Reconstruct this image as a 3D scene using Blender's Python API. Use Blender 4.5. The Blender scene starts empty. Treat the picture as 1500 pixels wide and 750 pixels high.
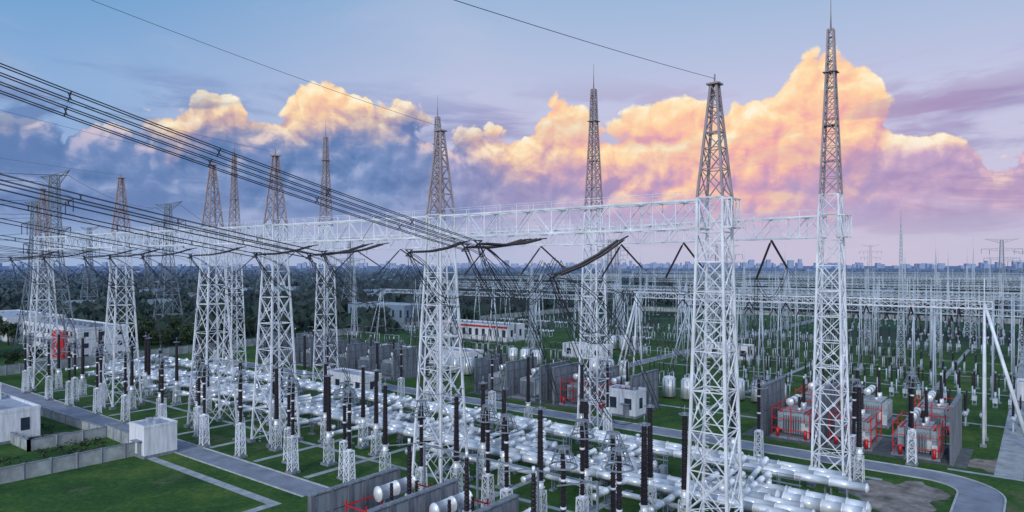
import bpy, math, random
from mathutils import Vector, Matrix
random.seed(11)
R = random.Random(5)
sc = bpy.context.scene
sc.view_settings.view_transform = 'Standard'
sc.view_settings.look = 'None'
sc.view_settings.exposure = 0

def lin(c):
    return tuple(((x/255)/12.92 if x/255 <= .04045 else ((x/255+.055)/1.055)**2.4) for x in c)

# ------------------------------------------------------------------ materials
def mat(name, col, rough=.6, metal=0., ns=3., amt=.25, bump=0., col2=None, streak=False, far=None):
    m = bpy.data.materials.new(name); m.use_nodes = True
    nt = m.node_tree; b = nt.nodes['Principled BSDF']
    geo = nt.nodes.new('ShaderNodeNewGeometry')
    n = nt.nodes.new('ShaderNodeTexNoise'); n.inputs['Scale'].default_value = ns
    n.inputs['Detail'].default_value = 3; n.inputs['Roughness'].default_value = .65
    if streak:
        mp = nt.nodes.new('ShaderNodeMapping'); mp.inputs['Scale'].default_value=(3,3,.35)
        nt.links.new(geo.outputs['Position'], mp.inputs['Vector']); nt.links.new(mp.outputs['Vector'], n.inputs['Vector'])
    else: nt.links.new(geo.outputs['Position'], n.inputs['Vector'])
    r = nt.nodes.new('ShaderNodeValToRGB')
    r.color_ramp.elements[0].position = .3; r.color_ramp.elements[1].position = .7
    c2 = col2 or tuple(min(1, x*(1+amt*.4)) for x in col)
    c1 = tuple(x*(1-amt) for x in col)
    r.color_ramp.elements[0].color = (*c1, 1); r.color_ramp.elements[1].color = (*c2, 1)
    nt.links.new(n.outputs['Fac'], r.inputs['Fac'])
    out=r.outputs['Color']
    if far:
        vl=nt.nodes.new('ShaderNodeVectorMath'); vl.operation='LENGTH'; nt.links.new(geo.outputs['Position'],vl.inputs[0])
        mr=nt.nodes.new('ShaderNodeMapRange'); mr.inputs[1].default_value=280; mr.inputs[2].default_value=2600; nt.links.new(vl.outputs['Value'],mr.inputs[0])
        mx=nt.nodes.new('ShaderNodeMix'); mx.data_type='RGBA'; nt.links.new(mr.outputs[0],mx.inputs[0]); nt.links.new(out,mx.inputs[6]); mx.inputs[7].default_value=(*far,1); out=mx.outputs[2]  # distance haze painted in: base colour blends to the far tint
    nt.links.new(out, b.inputs['Base Color'])
    b.inputs['Roughness'].default_value = rough; b.inputs['Metallic'].default_value = metal
    if bump:
        bp = nt.nodes.new('ShaderNodeBump'); bp.inputs['Strength'].default_value = bump
        nt.links.new(n.outputs['Fac'], bp.inputs['Height']); nt.links.new(bp.outputs['Normal'], b.inputs['Normal'])
    return m

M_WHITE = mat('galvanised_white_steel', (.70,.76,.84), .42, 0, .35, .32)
M_PEAK  = mat('sky_contrast_steel', (.33,.28,.31), .6, .05, .5, .3)  # tower tops' dark look against the sky put into the base colour
M_PIPE  = mat('galvanised_pipe', (.44,.53,.63), .5, .1, .3, .3)
M_GIS   = mat('pale_enamel_tube', (.70,.77,.82), .28, .25, .5, .25)
M_GREYS = mat('grey_steel', (.22,.27,.33), .5, .2, .8, .25)
M_BLACK = mat('dark_silicone_insulator', (.014,.009,.015), .45, 0, 2, .3)
M_WIRE  = mat('aluminium_conductor', (.020,.025,.04), .6, 0, 1, .2)
M_RED   = mat('red_pipe_paint', (.55,.022,.03), .4, 0, 1, .3)
M_CONC  = mat('concrete', (.20,.24,.285), .9, 0, .9, .5, .2, streak=True)
M_CONCD = mat('concrete_dark', (.13,.155,.19), .9, 0, .7, .4, .2, streak=True)
M_WALLW = mat('white_render', (.66,.71,.78), .8, 0, .8, .3, streak=True)
M_ROOF  = mat('roof_membrane', (.34,.40,.48), .85, 0, .5, .3)
M_GLASS = mat('window_glass', (.03,.045,.07), .15, 0, 1, .3)
M_TRANS = mat('transformer_grey', (.34,.41,.47), .4, .1, .8, .3)
M_ASPH  = mat('asphalt', (.21,.245,.30), .85, 0, .35, .32, .1)
M_PATH  = mat('paving', (.32,.37,.39), .9, 0, .6, .4, .1)
M_KERB  = mat('kerb_stone', (.40,.44,.46), .9, 0, 1, .3)
M_SOIL  = mat('bare_soil', (.15,.14,.12), .95, 0, .5, .5, .3, col2=(.30,.28,.26))
M_GRAV  = mat('gravel', (.10,.12,.13), .95, 0, 1.3, .5, .4)
M_BARK  = mat('bark', (.06,.045,.03), .9)
M_LEAF  = mat('leaves', (.020,.055,.026), .7, 0, .6, .6, 0, col2=(.045,.095,.035))
M_LEAFF = mat('far_leaves', (.014,.038,.038), .8, 0, .02, .5, 0, col2=(.024,.062,.052), far=(.12,.19,.31))  # bluish far tint paints haze onto remote foliage
M_CITY  = mat('hazy_concrete', (.24,.32,.48), .9, 0, .004, .2)  # pale blue base colour stands in for haze over the skyline
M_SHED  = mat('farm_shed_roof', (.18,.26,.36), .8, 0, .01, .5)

# ------------------------------------------------------------------ mesh builder
class MB:
    def __init__(s): s.v=[]; s.f=[]; s.m=[]; s.s=[]
    def frame(s,d):
        up = Vector((0,0,1)) if abs(d.z) < .95 else Vector((1,0,0))
        x = d.cross(up).normalized(); y = d.cross(x).normalized()
        return x,y
    def beam(s,p,q,w,m=0,h=None):
        p=Vector(p);q=Vector(q);d=q-p
        if d.length<1e-5: return
        d.normalize();x,y=s.frame(d);a=w/2;b=(h or w)/2;n=len(s.v)
        for c in (p,q):
            for i,j in ((-a,-b),(a,-b),(a,b),(-a,b)): s.v.append(c+x*i+y*j)
        for f in ((0,1,5,4),(1,2,6,5),(2,3,7,6),(3,0,4,7),(3,2,1,0),(4,5,6,7)):
            s.f.append([n+k for k in f]); s.m.append(m); s.s.append(False)
    def rings(s,p,d,prof,n=12,m=0,smooth=True,caps=True):
        p=Vector(p);d=Vector(d).normalized();x,y=s.frame(d);b=len(s.v)
        for t,r in prof:
            for k in range(n):
                an=2*math.pi*k/n
                s.v.append(p+d*t+x*(r*math.cos(an))+y*(r*math.sin(an)))
        for i in range(len(prof)-1):
            for k in range(n):
                k2=(k+1)%n
                s.f.append([b+i*n+k,b+(i+1)*n+k,b+(i+1)*n+k2,b+i*n+k2]); s.m.append(m); s.s.append(smooth)
        if caps:
            s.f.append([b+k for k in range(n)]); s.m.append(m); s.s.append(False)
            e=b+(len(prof)-1)*n
            s.f.append([e+n-1-k for k in range(n)]); s.m.append(m); s.s.append(False)
    def cyl(s,p,q,r,n=12,m=0,r2=None,smooth=True):
        p=Vector(p);q=Vector(q)
        s.rings(p,q-p,[(0,r),((q-p).length,r if r2 is None else r2)],n,m,smooth)
    def box(s,x0,x1,y0,y1,z0,z1,m=0):
        n=len(s.v)
        for z in (z0,z1):
            for x,y in ((x0,y0),(x1,y0),(x1,y1),(x0,y1)): s.v.append(Vector((x,y,z)))
        for f in ((0,3,2,1),(4,5,6,7),(0,1,5,4),(1,2,6,5),(2,3,7,6),(3,0,4,7)):
            s.f.append([n+k for k in f]); s.m.append(m); s.s.append(False)
    def poly(s,pts,m=0):
        n=len(s.v); s.v+= [Vector(p) for p in pts]; s.f.append(list(range(n,n+len(pts)))); s.m.append(m); s.s.append(False)
    def ring(s,c,r,w,n=12,m=0,ax=None):
        c=Vector(c);pts=[c+Vector((r*math.cos(2*math.pi*k/n),r*math.sin(2*math.pi*k/n),0)) for k in range(n)]
        for k in range(n): s.beam(pts[k],pts[(k+1)%n],w,m)
    def mesh(s,name,mats):
        me=bpy.data.meshes.new(name); me.from_pydata([tuple(v) for v in s.v],[],s.f)
        for mm in mats: me.materials.append(mm)
        me.polygons.foreach_set('material_index',s.m); me.polygons.foreach_set('use_smooth',s.s)
        me.update(); return me
    def obj(s,name,mats,loc=(0,0,0),rot=0):
        return put(name,s.mesh(name+'_mesh',mats),loc,rot)
def put(name,me,loc=(0,0,0),rot=0,scale=None):
    o=bpy.data.objects.new(name,me); o.location=loc; o.rotation_euler=(0,0,rot)
    if scale: o.scale=scale
    sc.collection.objects.link(o); return o

# ------------------------------------------------------------------ yard frame
T0=Vector((18.7,63,0)); TH=math.atan2(-.613,.79)
XU=Vector((math.cos(TH),math.sin(TH),0)); XV=Vector((-math.sin(TH),math.cos(TH),0))
def G(a,b,z=0): return T0-XU*a+XV*b+Vector((0,0,z))
def yard(mb,name,mats): return mb.obj(name,mats,T0,TH)   # local x=-a, y=b

# ------------------------------------------------------------------ lattice helpers
def lattice(mb,prof,leg,br,m=0,cx=0,cy=0,ratio=1.05,mz=None,xz=1e9,mm=None):
    def W(z):
        for (z0,w0),(z1,w1) in zip(prof,prof[1:]):
            if z<=z1: return w0+(w1-w0)*(z-z0)/(z1-z0)
        return prof[-1][1]
    zs=[prof[0][0]]; brk=[p[0] for p in prof[1:]]
    while zs[-1]<prof[-1][0]-1e-3:
        z=zs[-1]; nb=[b for b in brk if b>z+1e-3][0]
        st=max(.9,W(z)*ratio); k=max(1,round((nb-z)/st)); zs.append(z+(nb-z)/k)
    def C(z):
        w=W(z)/2; return [Vector((cx+i*w,cy+j*w,z)) for i,j in ((-1,-1),(1,-1),(1,1),(-1,1))]
    for i,(z0,z1) in enumerate(zip(zs,zs[1:])):
        a=C(z0);b=C(z1); k = m if (mz is None or z0<mz) else mm
        s=1 if z0<prof[-1][0]*.5 else .85
        for c in range(4):
            d=(c+1)%4
            mb.beam(a[c],b[c],leg*s,k)
            mb.beam(b[c],b[d],br*s,k)
            if z0<xz:
                mb.beam(a[c],b[d],br*s,k); mb.beam(a[d],b[c],br*s,k)
                if W(z0)>3:
                    mb.beam((a[c]+b[c])/2,a[c]*.75+b[d]*.25,br*.6,k)
                    mb.beam((a[d]+b[d])/2,a[d]*.75+b[c]*.25,br*.6,k)
                    mb.box(*(lambda q:(q.x-.13,q.x+.13,q.y-.13,q.y+.13,q.z-.16,q.z+.16))((a[c]+b[d]+a[d]+b[c])/4),k)
            else:
                if (i+c)%2: mb.beam(a[c],b[d],br*s,k)
                else: mb.beam(a[d],b[c],br*s,k)
        if i%3==0: mb.beam(b[0],b[2],br*.8*s,k); mb.beam(b[1],b[3],br*.8*s,k)
def truss(mb,p,q,w,h,ch,br,m=0,pitch=None,rail=False):
    p=Vector(p);q=Vector(q);d=(q-p);L=d.length;d.normalize();s=d.cross(Vector((0,0,1))).normalized()*(w/2);dn=Vector((0,0,-h))
    n=max(2,round(L/(pitch or h)))
    P=[[p+d*(L*i/n)+o for o in (s,-s,-s+dn,s+dn)] for i in range(n+1)]
    for k in range(4): mb.beam(P[0][k],P[n][k],ch,m)
    for i in range(n+1):
        for k in range(4): mb.beam(P[i][k],P[i][(k+1)%4],br,m)
        if i<n:
            for k in range(4):
                a,b=(k,(k+1)%4) if (i+k)%2 else ((k+1)%4,k)
                mb.beam(P[i][a],P[i+1][b],br,m)
    if rail:
        for o in (s,-s):
            for i in range(n+1): mb.beam(P[i][0 if o is s else 1],P[i][0 if o is s else 1]+Vector((0,0,.8)),.04,m)
            mb.beam(p+o+Vector((0,0,.8)),q+o+Vector((0,0,.8)),.04,m)

# ------------------------------------------------------------------ main gantry
ZB=33.0
front=[((18.7,63),3.9),((-8.9,85),4.9),((-36.2,104.5),5.0),((-50,114),5.6),((-75,131),5.2),((-103,150),5.4)]
back=[((39,83.5),3.6),((13.4,112),3.8),((-14.5,133),3.8),((-42,154),4.0),((-72,177),4.2)]
def foot(mb,w,m):
    for i in (-1,1):
        for j in (-1,1): mb.box(i*w/2-.45,i*w/2+.45,j*w/2-.45,j*w/2+.45,0,.5,m)
for (x,y),w in front:
    mb=MB(); foot(mb,w,2)
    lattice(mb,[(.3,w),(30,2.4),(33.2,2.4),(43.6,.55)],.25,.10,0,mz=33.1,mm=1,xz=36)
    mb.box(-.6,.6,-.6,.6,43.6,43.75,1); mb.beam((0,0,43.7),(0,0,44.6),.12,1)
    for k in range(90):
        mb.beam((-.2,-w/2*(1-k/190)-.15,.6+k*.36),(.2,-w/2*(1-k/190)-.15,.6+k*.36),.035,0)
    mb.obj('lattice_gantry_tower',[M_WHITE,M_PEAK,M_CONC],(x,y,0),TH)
for (x,y),w in back:
    mb=MB(); foot(mb,w,2)
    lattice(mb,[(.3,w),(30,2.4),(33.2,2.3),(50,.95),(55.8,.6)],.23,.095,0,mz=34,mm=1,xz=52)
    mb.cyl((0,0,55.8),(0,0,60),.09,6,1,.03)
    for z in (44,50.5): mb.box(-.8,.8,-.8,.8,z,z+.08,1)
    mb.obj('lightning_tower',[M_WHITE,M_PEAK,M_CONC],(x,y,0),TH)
for line in (front,back):
    for (p,_),(q,_) in zip(line,line[1:]):
        P=Vector((*p,ZB));Q=Vector((*q,ZB));d=(Q-P).normalized()
        mb=MB(); truss(mb,P+d*1.0,Q-d*1.0,2.2,2.6,.18,.085,0,pitch=2.4,rail=True)
        mb.obj('lattice_gantry_beam',[M_WHITE])
for p,q in ((back[0][0],back[1][0]),(front[0][0],front[1][0])):
    P=Vector((*p,ZB));d=(P-Vector((*q,ZB))).normalized()
    mb=MB(); truss(mb,P+d*1.2,P+d*2.0,2.2,2.6,.16,.08,0,pitch=.8); mb.obj('lattice_beam_end',[M_WHITE])

# ------------------------------------------------------------------ strings and conductors
def ins(mb,p,q,r=.2,core=.09,m=0,pitch=.3):
    p=Vector(p);q=Vector(q);L=(q-p).length;n=int(L/pitch);pr=[]
    for i in range(n):
        t=L*i/n; pr+=[(t,core),(t+pitch*.3,core),(t+pitch*.45,r),(t+pitch*.6,r),(t+pitch*.8,core)]
    mb.rings(p,q-p,pr,7,m,False)
def sagline(p,q,sag,n=14):
    p=Vector(p);q=Vector(q)
    return [p.lerp(q,i/n)-Vector((0,0,4*sag*(i/n)*(1-i/n))) for i in range(n+1)]
def wire(mb,pts,w=.045,m=0):
    for a,b in zip(pts,pts[1:]): mb.beam(a,b,w,m)
def bundle(mb,p,q,sag,w=.055,sp=.24,n=14,spacer=True):
    for i,j in ((-1,-1),(1,-1),(1,1),(-1,1)):
        o=XU*(i*sp)+Vector((0,0,j*sp)); wire(mb,[c+o for c in sagline(p,q,sag,n)],w)
    if spacer:
        for c in sagline(p,q,sag,max(2,int((Vector(q)-Vector(p)).length/8)))[1:-1]:
            mb.beam(c+XU*sp+Vector((0,0,sp)),c-XU*sp-Vector((0,0,sp)),.05); mb.beam(c-XU*sp+Vector((0,0,sp)),c+XU*sp-Vector((0,0,sp)),.05)
def duo(mb,p,q,sag,w=.05,sp=.2,n=12):
    for i in (-1,1): wire(mb,[c+XU*(i*sp) for c in sagline(p,q,sag,n)],w)
NV=-XV
def phase(att,L,zc,slope,tlen,name='incoming_conductor_bundle',sag=1.0):
    mb=MB(); A=Vector(att); C=A+NV*L; C.z=zc
    S=A+(C-A)*.12; E=A+(C-A)*.93
    for o in (-.28,.28):
        pts=sagline(S+XU*o,E+XU*o,.35,3)
        for a,b in zip(pts,pts[1:]): ins(mb,a,b,.15,.07,1,.26)
    mb.beam(A,S,.12); mb.beam(S-XU*.4,S+XU*.4,.1); mb.beam(E-XU*.45,E+XU*.45,.1); mb.beam(E,C,.12)
    mb.ring(E,.6,.07,10); mb.ring(S,.4,.05,8)
    for dz in (-.35,.35): mb.beam(C-XU*.5+Vector((0,0,dz)),C+XU*.5-Vector((0,0,dz)),.1); mb.ring(C+Vector((0,0,dz)),.4,.07,10)
    Q=C+NV*tlen; Q.z=zc+slope*tlen
    if tlen>0: bundle(mb,C,Q,sag)
    mb.obj(name,[M_WIRE,M_BLACK]); return C
def beamp(i,s,z=29.9,line=front):
    p=Vector((*line[i][0],0)).lerp(Vector((*line[i+1][0],0)),s); p.z=z; return p
clamps=[]
clamps.append(phase(beamp(0,.54),11.5,29.0,.235,70,sag=.8))
clamps.append(phase(beamp(0,.255),13.5,25.9,0,0))
clamps.append(phase(beamp(0,.60),11,28.7,.233,70,sag=.9))
clamps.append(phase(beamp(0,.86),10,28.3,0,0))
clamps.append(phase(beamp(1,.27),10.4,28.3,.21,70,sag=.8))
clamps.append(phase(beamp(1,.36),10.2,28.1,.205,70,sag=.8))
clamps.append(phase(beamp(1,.70),10,28.3,.2,60,sag=.6))
clamps.append(phase(beamp(2,.45),9,28.3,.2,60,sag=.6))
clamps.append(phase(beamp(3,.15),9,28.3,.18,60))
clamps.append(phase(beamp(3,.5),9,28.3,.12,60))
clamps.append(phase(beamp(3,.8),9,28.3,.18,60))
clamps.append(phase(beamp(4,.3),9,28.3,.10,60))
clamps.append(phase(beamp(4,.75),9,28.3,.06,60))
for i,s in ((0,.2),(0,.55),(0,.85),(1,.3),(1,.65),(2,.3),(2,.7),(3,.3),(3,.7)):
    mb=MB(); A=beamp(i,s,30.2,back); C=A-XV*6; C.z=25.2
    ins(mb,A+(C-A)*.08,C,.16,.07,1,.26); mb.beam(A,A+(C-A)*.1,.1)
    C2=A+XV*7; C2.z=26.6; ins(mb,A,C2,.16,.07,1,.26)
    duo(mb,C,G((-(C-T0).dot(XU)),24,12.2),-1.5)
    duo(mb,C2,C2+XV*45+Vector((0,0,-6)),2.5,.035)
    duo(mb,C,C2,3.2)
    mb.obj('suspension_insulator_string',[M_WIRE,M_BLACK])
for (p,z,k) in ((front[0][0],44.2,-.08),(front[1][0],44.2,.13),(front[2][0],44.2,.13),(front[4][0],44.2,.1),(front[3][0],44.2,.16)):
    mb=MB(); P=Vector((*p,z)); Q=P+NV*90; Q.z=z+k*90
    wire(mb,sagline(P,Q,1.5 if k>0 else .8,16),.030); mb.obj('overhead_ground_wire',[M_WIRE])

# ------------------------------------------------------------------ bushings etc (shared meshes)
def sheds(mb,p,L,r0,r1,core,m,n=None,pitch=.26,seg=10,d=(0,0,1)):
    n=int(L/pitch);pr=[]
    for i in range(n):
        t=L*i/n;f=i/n;r=r0+(r1-r0)*f;c=core*r
        big=r if i%2==0 else r*.86
        pr+=[(t,c),(t+pitch*.35,c),(t+pitch*.55,big),(t+pitch*.65,big),(t+pitch*.85,c)]
    mb.rings(p,d,pr,seg,m,False)
def mk_arrester():
    mb=MB(); mb.box(-.7,.7,-.7,.7,0,.3,2)
    lattice(mb,[(.3,1.0),(4.6,.8)],.11,.06,0); mb.box(-.45,.45,-.45,.45,4.6,4.72,0)
    z=4.72
    for k in range(3):
        mb.cyl((0,0,z),(0,0,z+.2),.26,10,0); sheds(mb,(0,0,z+.2),2.08,.29,.29,.68,1,seg=10); z+=2.28
    mb.cyl((0,0,z),(0,0,z+.5),.18,10,3)
    mb.ring((0,0,z-1.0),1.15,.12,16,3); mb.ring((0,0,z+.5),.55,.11,12,3); mb.ring((0,0,z-.3),.87,.08,16,3)
    for k in range(8):
        a=k*math.pi/4; mb.beam((.55*math.cos(a),.55*math.sin(a),z+.5),(1.15*math.cos(a),1.15*math.sin(a),z-1.0),.06,3)
    mb.beam((-.5,0,z+.5),(.5,0,z+.5),.08,3); mb.beam((0,-.5,z+.5),(0,.5,z+.5),.08,3)
    mb.beam((0,0,z+.5),(0,0,z+1.2),.06,3)
    return mb.mesh('surge_arrester_mesh',[M_WHITE,M_BLACK,M_CONC,M_GREYS])
def mk_bushing():
    mb=MB(); mb.box(-.8,.8,-.8,.8,0,.3,2)
    lattice(mb,[(.3,1.0),(3.4,.9)],.1,.055,0)
    mb.cyl((0,0,2.9),(0,0,4.5),.36,14,0)
    for z in (3.0,3.7,4.4): mb.cyl((0,0,z),(0,0,z+.1),.48,14,0)
    sheds(mb,(0,0,4.55),7.4,.42,.31,.74,1,seg=12)
    mb.cyl((0,0,11.85),(0,0,12.2),.2,12,3); mb.ring((0,0,12.0),.55,.1,14,3)
    for k in range(4):
        a=k*math.pi/2; mb.beam((.2*math.cos(a),.2*math.sin(a),12.1),(.5*math.cos(a),.5*math.sin(a),12.0),.05,3)
    mb.cyl((0,0,12.2),(0,0,12.9),.05,6,3)
    return mb.mesh('bushing_mesh',[M_GIS,M_BLACK,M_CONC,M_GREYS])
ME_ARR=mk_arrester(); ME_BUS=mk_bushing()
tops=[]
nk=13
for k in range(nk):
    a=6+11.6*k; drift=-.04*a
    j=R.uniform(-1.2,1.2)
    put('surge_arrester',ME_ARR,G(a+j,-7.6+drift*.5),TH)
    put('high_voltage_bushing',ME_BUS,G(a-.6+j,-2.8+drift*.3),TH)
    if k%3!=2: put('surge_arrester',ME_ARR,G(a+5,-5.2+drift*.5),TH)
    if k%4!=3: put('high_voltage_bushing',ME_BUS,G(a-1.5,3.6),TH)
    if k%2==0: put('high_voltage_bushing',ME_BUS,G(a+3,5.0),TH)
    if k%3!=1: put('high_voltage_bushing',ME_BUS,G(a+2,27+(k%2)*2),TH)
    if k%2==0: put('surge_arrester',ME_ARR,G(a+.2,31.6),TH)
    mb=MB()
    t1=G(a+j,-7.6+drift*.5,13.0);t2=G(a-.6+j,-2.8+drift*.3,12.9);t3=G(a-1.5,3.6,12.9)
    wire(mb,sagline(t1,t2,.5,6)); 
    if k%4!=3: wire(mb,sagline(t2,t3,.6,6))
    mb.obj('jumper_wire',[M_WIRE]); tops.append((t1,t2))
put('surge_arrester',ME_ARR,G(7.1,-14.5),TH); put('surge_arrester',ME_ARR,G(3.2,-12.2),TH)
put('high_voltage_bushing',ME_BUS,G(-6,31.8),TH); put('surge_arrester',ME_ARR,G(-4.5,36.5),TH)
put('high_voltage_bushing',ME_BUS,G(-9.5,47.5),TH); put('high_voltage_bushing',ME_BUS,G(-3,46.5),TH)
put('surge_arrester',ME_ARR,G(-10,44.8),TH)
for ci,C in enumerate(clamps):
    mb=MB(); a=-(C-T0).dot(XU); best=min(tops,key=lambda t:(t[0]-C).length)
    duo(mb,C,best[0],1.4 if ci%2 else -1.8,.055,.2,16)
    duo(mb,C,best[1]+XV*3,-3.4,.05,.2,16)
    duo(mb,C,C+XV*14+Vector((0,0,-1.5)),5.5,.055,.25,18)
    duo(mb,C,C+XV*13+Vector((0,0,-1.2)),4.6,.05,.15,18)
    duo(mb,C+XV*14+Vector((0,0,-1.5)),G(a,24,12),1.5,.05,.2,12)
    mb.obj('dropper_conductor',[M_WIRE])

# ------------------------------------------------------------------ gas insulated switchgear
def tube(mb,p,q,r,m=0,fl=2.6,dome=True,n=14,fr=1.2):
    p=Vector(p);q=Vector(q);L=(q-p).length;pr=[]
    if dome: pr+=[(-r*.4,.02),(-r*.34,r*.5),(-r*.15,r*.86)]
    k=max(1,int(L/fl))
    for i in range(k):
        t=L*i/k; pr+=[(t,r),(t+.001,r*fr),(t+.12,r*fr),(t+.121,r)]
    pr+=[(L-.12,r),(L-.119,r*fr),(L,r*fr)]
    if dome: pr+=[(L+.001,r),(L+r*.15,r*.86),(L+r*.34,r*.5),(L+r*.4,.02)]
    mb.rings(p,q-p,pr,n,m,True)
def legs(mb,x,y,z,w=.5,m=1):
    for i in (-1,1): mb.beam((x+i*w*.5,y,0),(x+i*w*.5,y,z),.1,m)
    mb.beam((x-w*.6,y,z),(x+w*.6,y,z),.12,m); mb.box(x-w,x+w,y-.35,y+.35,0,.2,2)
def legsy(mb,x,y,z,w=.5,m=1):
    for i in (-1,1): mb.beam((x,y+i*w*.5,0),(x,y+i*w*.5,z),.1,m)
    mb.beam((x,y-w*.6,z),(x,y+w*.6,z),.12,m); mb.box(x-.3,x+.3,y-w,y+w,0,.2,2)
for yb,z,r,e,xe in ((9.0,2.2,.45,8,-160),(10.6,2.2,.45,6,-160),(12.2,2.2,.45,4.5,-160),(20.4,2.9,.45,9,-160),(22.0,2.9,.45,7,-150),(23.6,2.9,.45,6,-160),(6.4,1.5,.30,-6,-44),(6.4,1.5,.30,-64,-130)):
    mb=MB(); tube(mb,(e,yb,z),(xe,yb,z),r,0,3.6)
    x=e-2
    while x>xe: legsy(mb,x,yb,z-r,.5); x-=7.2
    yard(mb,'gas_insulated_busbar',[M_GIS,M_GREYS,M_CONC])
def mk_bay(seed):
    r=random.Random(seed); mb=MB()
    for k,y in enumerate((14.4,16.3,18.2)):
        tube(mb,(-3.6+k*.4,y,1.5),(3.2+k*.4,y,1.5),.62,0,2.3); legsy(mb,-2.4,y,.9,.8); legsy(mb,2.2,y,.9,.8)
        xx=-2.6+k*2.3
        tube(mb,(xx,y,1.9),(xx,y,3.0),.34,0,1.2,True,12)
        tube(mb,(xx,y,3.2),(xx,10.6-k*.9,3.2),.30,0,2.2,True,12)
        if k<2: tube(mb,(xx+.9,y,2.8),(xx+.9,21.0+k*.8,3.8),.30,0,2.0,True,12)
        mb.box(3.9+k*.4,4.7+k*.4,y-.5,y+.5,.2,1.8,1)
    for k,x in enumerate((-4.6,4.9)):
        tube(mb,(x,1.8,2.2),(x,9.0,2.2),.32,0,1.9); legs(mb,x,5.2,1.8,.5)
        if r.random()<.6: tube(mb,(x,22,2.2),(x,28,2.2),.32,0,1.9); legs(mb,x,26,1.8,.5)
    for x in (-1.4,): tube(mb,(x,10.6,2.6),(x,10.6,3.5),.26,0,1.0,True,10); tube(mb,(x+1,22,3.3),(x+1,22,4.1),.26,0,1,True,10)
    mb.box(-5.2,5.2,19.2,19.6,2.1,2.15,1)
    for x in (-5,-2.5,0,2.5,5): mb.beam((x,19.6,0),(x,19.6,3.1),.05,1)
    mb.beam((-5.2,19.6,3.1),(5.2,19.6,3.1),.05,1); mb.beam((-5.2,19.6,2.6),(5.2,19.6,2.6),.04,1)
    mb.cyl((-5.4,13.3,.4),(5.4,13.3,.4),.09,8,0)
    return mb.mesh('switchgear_bay_mesh',[M_GIS,M_GREYS,M_CONC])
bays=[mk_bay(s) for s in (1,2,3)]
for k in range(11):
    put('gas_insulated_switchgear',bays[k%3],G(3.5+15.2*k+R.uniform(-1.5,1.5),0),TH)
mb=MB()
for y,z in ((16.2,1.4),(18.2,1.4)): tube(mb,(9.5,y,z),(1.5,y,z),.7,0,1.8,fr=1.15)
for x in (8,5,3): legsy(mb,x,16.2,.8,.9); legsy(mb,x,18.2,.8,.9)
yard(mb,'gas_pressure_vessel',[M_GIS,M_GREYS,M_CONC])

# ------------------------------------------------------------------ fire walls + transformers
def mk_firewall(L=11,H=7.8):
    mb=MB(); n=round(L/2.2); p=L/n
    for i in range(n):
        for j in range(4):
            z0=j*H/4; mb.box(-.14,.14,-L/2+i*p+.17,-L/2+(i+1)*p-.17,z0+.04,z0+H/4-.07,0)
    mb.box(-.06,.06,-L/2+.15,L/2-.15,0,H-.1,2)
    for i in range(n+1): mb.box(-.26,.26,-L/2+i*p-.16,-L/2+i*p+.16,0,H+.05,1)
    mb.box(-.27,.27,-L/2-.2,L/2+.2,H+.05,H+.2,0)
    return mb.mesh('firewall_mesh',[M_CONC,M_CONCD,M_GRAV])
ME_FW=mk_firewall(); ME_FW2=mk_firewall(10,7.0)
def mk_trans(seed,red=True):
    r=random.Random(seed); mb=MB()
    mb.box(-3,3,-4.5,4.5,0,.35,3)
    mb.box(-1.5,1.5,-2.5,2.5,.5,3.9,0); mb.box(-1.65,1.65,-2.65,2.65,3.9,4.05,0)
    for y in (-2,-1,0,1,2):
        for s in (-1,1): mb.box(s*1.5-.08,s*1.5+.08,y-.08,y+.08,.5,3.9,0)
    for s in (-1,1):
        for k in range(14):
            y=-2.4+k*.36; mb.box(s*2.05-.42,s*2.05+.42,y,y+.06,.9,3.7,0)
        mb.cyl((s*2.05,-2.5,3.75),(s*2.05,2.7,3.75),.12,8,4 if red else 0); mb.cyl((s*2.05,-2.5,.85),(s*2.05,2.7,.85),.12,8,4 if red else 0)
    for k in range(8):
        x=-1.3+k*.36; mb.box(x,x+.06,-3.9,-3.1,.9,3.5,0); mb.box(x,x+.06,3.1,3.9,.9,3.5,0)
    tube(mb,(-.6,-2.4,5.4),(-.6,2.0,5.4),.55,1,2.2,fr=1.08)
    for y in (-1.6,1.2): mb.beam((-.6,y,4.0),(-.6,y,4.9),.15,0)
    mb.cyl((.8,.2,4.0),(.8,.2,5.1),.42,12,1); sheds(mb,(.8,.2,5.1),3.8,.3,.22,.75,2); mb.cyl((.8,.2,8.9),(.8,.2,9.3),.14,8,1)
    mb.cyl((.7,-1.9,4.0),(.7,-1.9,4.6),.3,10,1); sheds(mb,(.7,-1.9,4.6),1.8,.22,.18,.75,2)
    mb.cyl((0,1.9,4.0),(0,1.9,4.5),.25,10,1); sheds(mb,(0,1.9,4.5),1.2,.2,.18,.75,2)
    mb.box(1.0,1.8,-3.0,-2.7,1.0,2.4,1)
    if red:
        for z in (1.4,3.0,4.6):
            for a,b in (((-2.8,-4.2),(2.8,-4.2)),((2.8,-4.2),(2.8,4)),((2.8,4),(-2.8,4)),((-2.8,4),(-2.8,-4.2))):
                mb.beam((*a,z),(*b,z),.10,4)
        for x in (-2.8,0,2.8):
            for y in (-4.2,4): mb.beam((x,y,.35),(x,y,5.0),.12,4)
        for x in (-2.8,2.8): mb.beam((x,0,.35),(x,0,5),.12,4)
        mb.cyl((2.3,-4.7,.4),(2.3,-4.7,1.7),.25,10,4); mb.cyl((-1.8,-4.7,.4),(-1.8,-4.7,1.7),.25,10,4)
    mb.box(1.9,2.6,-3.9,-3.3,.4,2.0,1)
    return mb.mesh('transformer_mesh',[M_TRANS,M_GIS,M_BLACK,M_CONC,M_RED])
ME_TR=[mk_trans(1),mk_trans(2,False)]
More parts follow.
